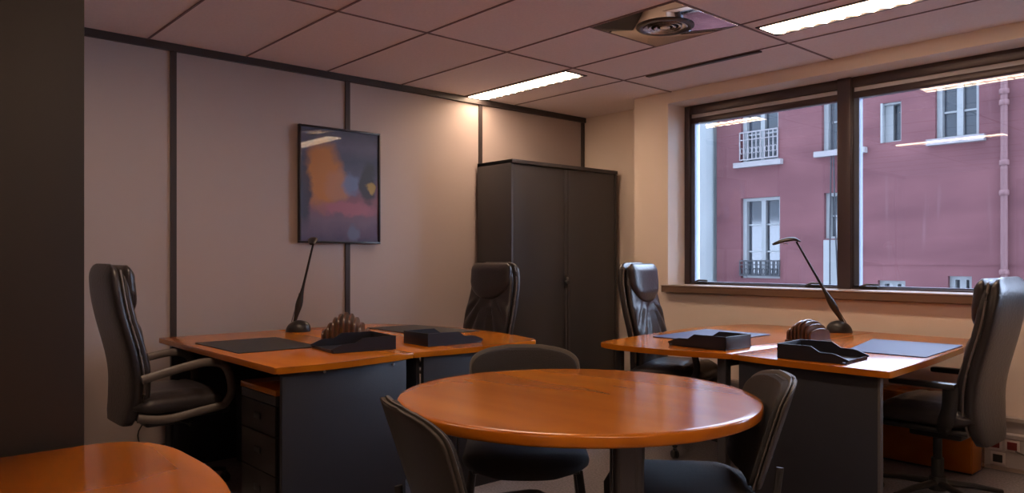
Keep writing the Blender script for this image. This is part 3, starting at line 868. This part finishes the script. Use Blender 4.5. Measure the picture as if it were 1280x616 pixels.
# ------------------------------------------------------------------ desk pads, trays, sorters
def quadslab(name, pts, z0, z1, mat, label, cat, group=None):
    cx = sum(p[0] for p in pts)/4; cy = sum(p[1] for p in pts)/4
    bm = bmesh.new(); prism(bm, round_poly([(x-cx, y-cy) for x, y in pts], .012, 3), 0, z1-z0, .001, seg=1)
    return tag(link_mesh(name, bm, M[mat], loc=(cx, cy, z0)), label, cat, group)
quadslab('desk_pad', [(-4.20, 1.44), (-3.60, 1.44), (-3.60, 1.87), (-4.20, 1.90)], TZ+.0005, TZ+.005, 'padblack', 'black desk pad lying on the near left desk below the desk lamp', 'desk pad', 'desk pads')
quadslab('desk_pad', [(-4.36, 2.60), (-3.72, 2.60), (-3.70, 3.03), (-4.34, 2.96)], TZ+.0005, TZ+.005, 'padblack', 'dark desk pad on the far left desk in front of the chair by the cabinet', 'desk pad', 'desk pads')
quadslab('desk_pad', [(-2.76, 3.56), (-2.36, 3.56), (-2.36, 4.19), (-2.82, 4.19)], TZ+.0005, TZ+.005, 'padblue', 'blue desk pad partly behind the black letter tray, before the chair lit blue', 'desk pad', 'desk pads')
quadslab('desk_pad', [(-1.70, 3.73), (-1.335, 3.75), (-1.39, 4.42), (-1.84, 4.38)], TZ+.0005, TZ+.005, 'padblue', 'bright blue desk pad at the right end of the right desks', 'desk pad', 'desk pads')

def letter_tray(label, loc, rz, L=.34, W=.25, h=.068):
    """back wall at local x=0, open tip at local x=L; sides cut in steps"""
    r = empty('letter_tray', label, 'letter tray', loc, rz, 'black letter trays')
    bm = bmesh.new()
    box(bm, 0, L-.01, -W/2, W/2, 0, .006, .002); box(bm, 0, .006, -W/2, W/2, .006, h, .001)
    link_mesh('tray', bm, M['tray'], r)
    prof = [(0, 0), (L-.06, 0), (L, .012), (L, .018), (L-.05, .038), (L-.07, .042), (L-.125, .043), (L-.165, h), (0, h)]
    for s in (-1, 1):
        bm = bmesh.new(); y = s*(W/2-.003)
        prism(bm, prof, -.003, .003, mtx=Matrix(((1, 0, 0, 0), (0, 0, 1, y), (0, 1, 0, 0), (0, 0, 0, 1))))
        link_mesh('side', bm, M['tray'], r)
    bm = bmesh.new()
    box(bm, L-.012, L-.008, -W/2, W/2, 0, .014)
    link_mesh('front_lip', bm, M['tray'], r)
    return r
T0 = TZ+.001
letter_tray('black letter tray on the near left desk, tip pointing left, below the framed picture', (-3.40, 2.13, T0), math.radians(-90-8), W=.30)
letter_tray('black letter tray on the far left desk, tip pointing right', (-3.34, 2.29, T0), math.radians(88), L=.36, W=.24)
letter_tray('black letter tray on the right desks, tip pointing left, before the chair lit blue', (-2.10, 3.41, T0), math.radians(180), L=.35, W=.235)
letter_tray('black letter tray beside the dark wooden sorter, tip towards the bright blue pad', (-1.80, 3.36, T0), math.radians(4), L=.32, W=.25)

def sorter(label, loc, rz, n=9, k=1.0):
    r = empty('letter_sorter', label, 'letter sorter', loc, rz, 'stepped wooden letter sorters')
    hs = [.065, .10, .13, .15, .158, .15, .13, .10, .065]
    P = .029*k; hs = hs[(9-n)//2:(9-n)//2+n]
    link_mesh('base', B(-P*(n-1)/2-.012, P*(n-1)/2+.012, -.10, .10, 0, .012, .002), M['rackwood'], r)
    for i in range(n):
        x = (i-(n-1)/2)*P; h = hs[i]*k
        pts = round_poly([(-.095, .012), (.095, .012), (.095, h*.8), (.03, h), (-.03, h), (-.095, h*.8)], [0, 0, .03, .03, .03, .03], 5)
        bm = bmesh.new()
        prism(bm, pts, x-.006, x+.006, .0015, mtx=Matrix(((0, 0, 1, 0), (1, 0, 0, 0), (0, 1, 0, 0), (0, 0, 0, 1))), seg=1)
        link_mesh('divider', bm, M['rackwood'], r)
    return r
sorter('dark wooden letter sorter with stepped dividers on the near left desk under the picture', (-3.79, 2.13, T0), math.radians(52))
sorter('dark wooden letter sorter on the right desks next to the desk lamp', (-2.03, 4.0, T0), math.radians(-5), n=7, k=.78)

# ------------------------------------------------------------------ desk lamps
def desk_lamp(label, loc, rz, lean, head_yaw=0.0):
    """arm leans along local +x by 'lean' over its height; head points local +x*head_dir"""
    r = empty('desk_lamp', label, 'desk lamp', loc, rz, 'slim black desk lamps')
    bm = bmesh.new()
    rings = []
    for t in range(13):
        q = t/12; z = .072*q
        k = math.sqrt(max(.02, 1-(q)**2.4))
        rings.append([Vector((.078*k*math.cos(a)+.012*q, .06*k*math.sin(a), z)) for a in [2*PI*j/36 for j in range(36)]])
    loft(bm, rings); link_mesh('base', bm, M['plastic'], r, angle=60)
    A = Vector((-.02, 0, .06)); Bv = Vector((lean, 0, .565))
    bm = bmesh.new()
    def tp(t): return .75+1.1*math.exp(-((t-.22)/.13)**2)-.25*t
    tube(bm, [A+(Bv-A)*(i/24) for i in range(25)], .0125, 12, taper=tp, up=(0, 1, 0))
    link_mesh('arm', bm, M['plastic'], r)
    bm = bmesh.new()
    tube(bm, [A+Vector((-.02*math.copysign(1, lean or 1), 0, 0)), A+(Bv-A)*.36+Vector((-.014*math.copysign(1, lean or 1), 0, 0))], .0025, 6)
    link_mesh('cable', bm, M['metal'], r)
    # head: flattened teardrop
    d = 1; hm = Matrix.Translation(Bv) @ Matrix.Rotation(head_yaw, 4, 'Z') @ Matrix.Translation(-Bv)
    pts = [Bv+Vector((-.025*d, 0, .0)), Bv+Vector((.01*d, 0, .014)), Bv+Vector((.05*d, 0, .012)), Bv+Vector((.10*d, 0, .0)), Bv+Vector((.145*d, 0, -.018))]
    bm = bmesh.new()
    tube(bm, pts, .030, 14, rx=.014, sub=4, taper=lambda t: max(.12, math.sin(min(1, t*1.5+.18)*PI/2)*(1-.55*max(0, (t-.45)/.55)**2)))
    bmesh.ops.transform(bm, matrix=hm, verts=bm.verts)
    hd = link_mesh('lamp_head', bm, M['plastic'], r)
    bm = bmesh.new()
    lathe(bm, [(.001, 0), (.02, 0), (.018, -.005), (.001, -.006)], 16, mtx=hm @ Matrix.Translation(Bv+Vector((.07*d, 0, -.012))))
    link_mesh('reflector', bm, M['steel'], hd)
    return r
desk_lamp('slim black desk lamp on the near left desk, leaning right over the picture', (-4.45, 2.16, T0), math.radians(48), .10, math.radians(-80))
desk_lamp('slim black desk lamp before the window, arm leaning left', (-2.16, 4.66, T0), math.radians(48.3+180), .27, 0)

# ------------------------------------------------------------------ small things
for i, (x, z, mt, lb) in enumerate(((-1.375, .155, 'red', 'dark red wall socket nearer the wooden cabinet'), (-1.29, .155, 'red', 'dark red wall socket at the right edge of the trunking'), (-1.36, .075, 'white', 'small pale data socket low on the trunking'))):
    s = empty('wall_socket', lb, 'socket', (x, YW-.0355, z), 0, 'sockets on the trunking')
    link_mesh('plate', B(-.036, .036, -.006, 0, -.034, .034, .002), M['white'], s)
    link_mesh('outlet', B(-.024, .024, -.010, -.006, -.022, .022, .002), M['red'] if mt == 'red' else M['plastic'], s)
bm = bmesh.new(); tube(bm, [(-1.27, YW-.05, .13), (-1.2, YW-.09, .115), (-1.1, YW-.14, .05), (-1.0, YW-.2, .006), (-.7, YW-.3, .006)], .005, 8, sub=6)
tag(link_mesh('power_cable', bm, M['armgrey']), 'grey power cable running down from the wall socket to the carpet', 'cable')
bm = bmesh.new(); tube(bm, [(-4.85, 1.38, .40), (-4.82, 1.41, .30), (-4.84, 1.33, .15), (-4.80, 1.40, .006), (-4.6, 1.5, .006)], .004, 8, sub=6)
tag(link_mesh('power_cable', bm, M['plastic']), 'thin black cable hanging on the panelled wall beside the left chair', 'cable')
bm = bmesh.new()
lathe(bm, [(.001, 0), (.010, 0), (.011, .035), (.008, .04), (.001, .04)], 14)
tag(link_mesh('cable_grommet', bm, M['plastic'], loc=(-2.40, 4.78, T0)), 'tiny black peg standing at the back edge of the right desks', 'desk accessory')
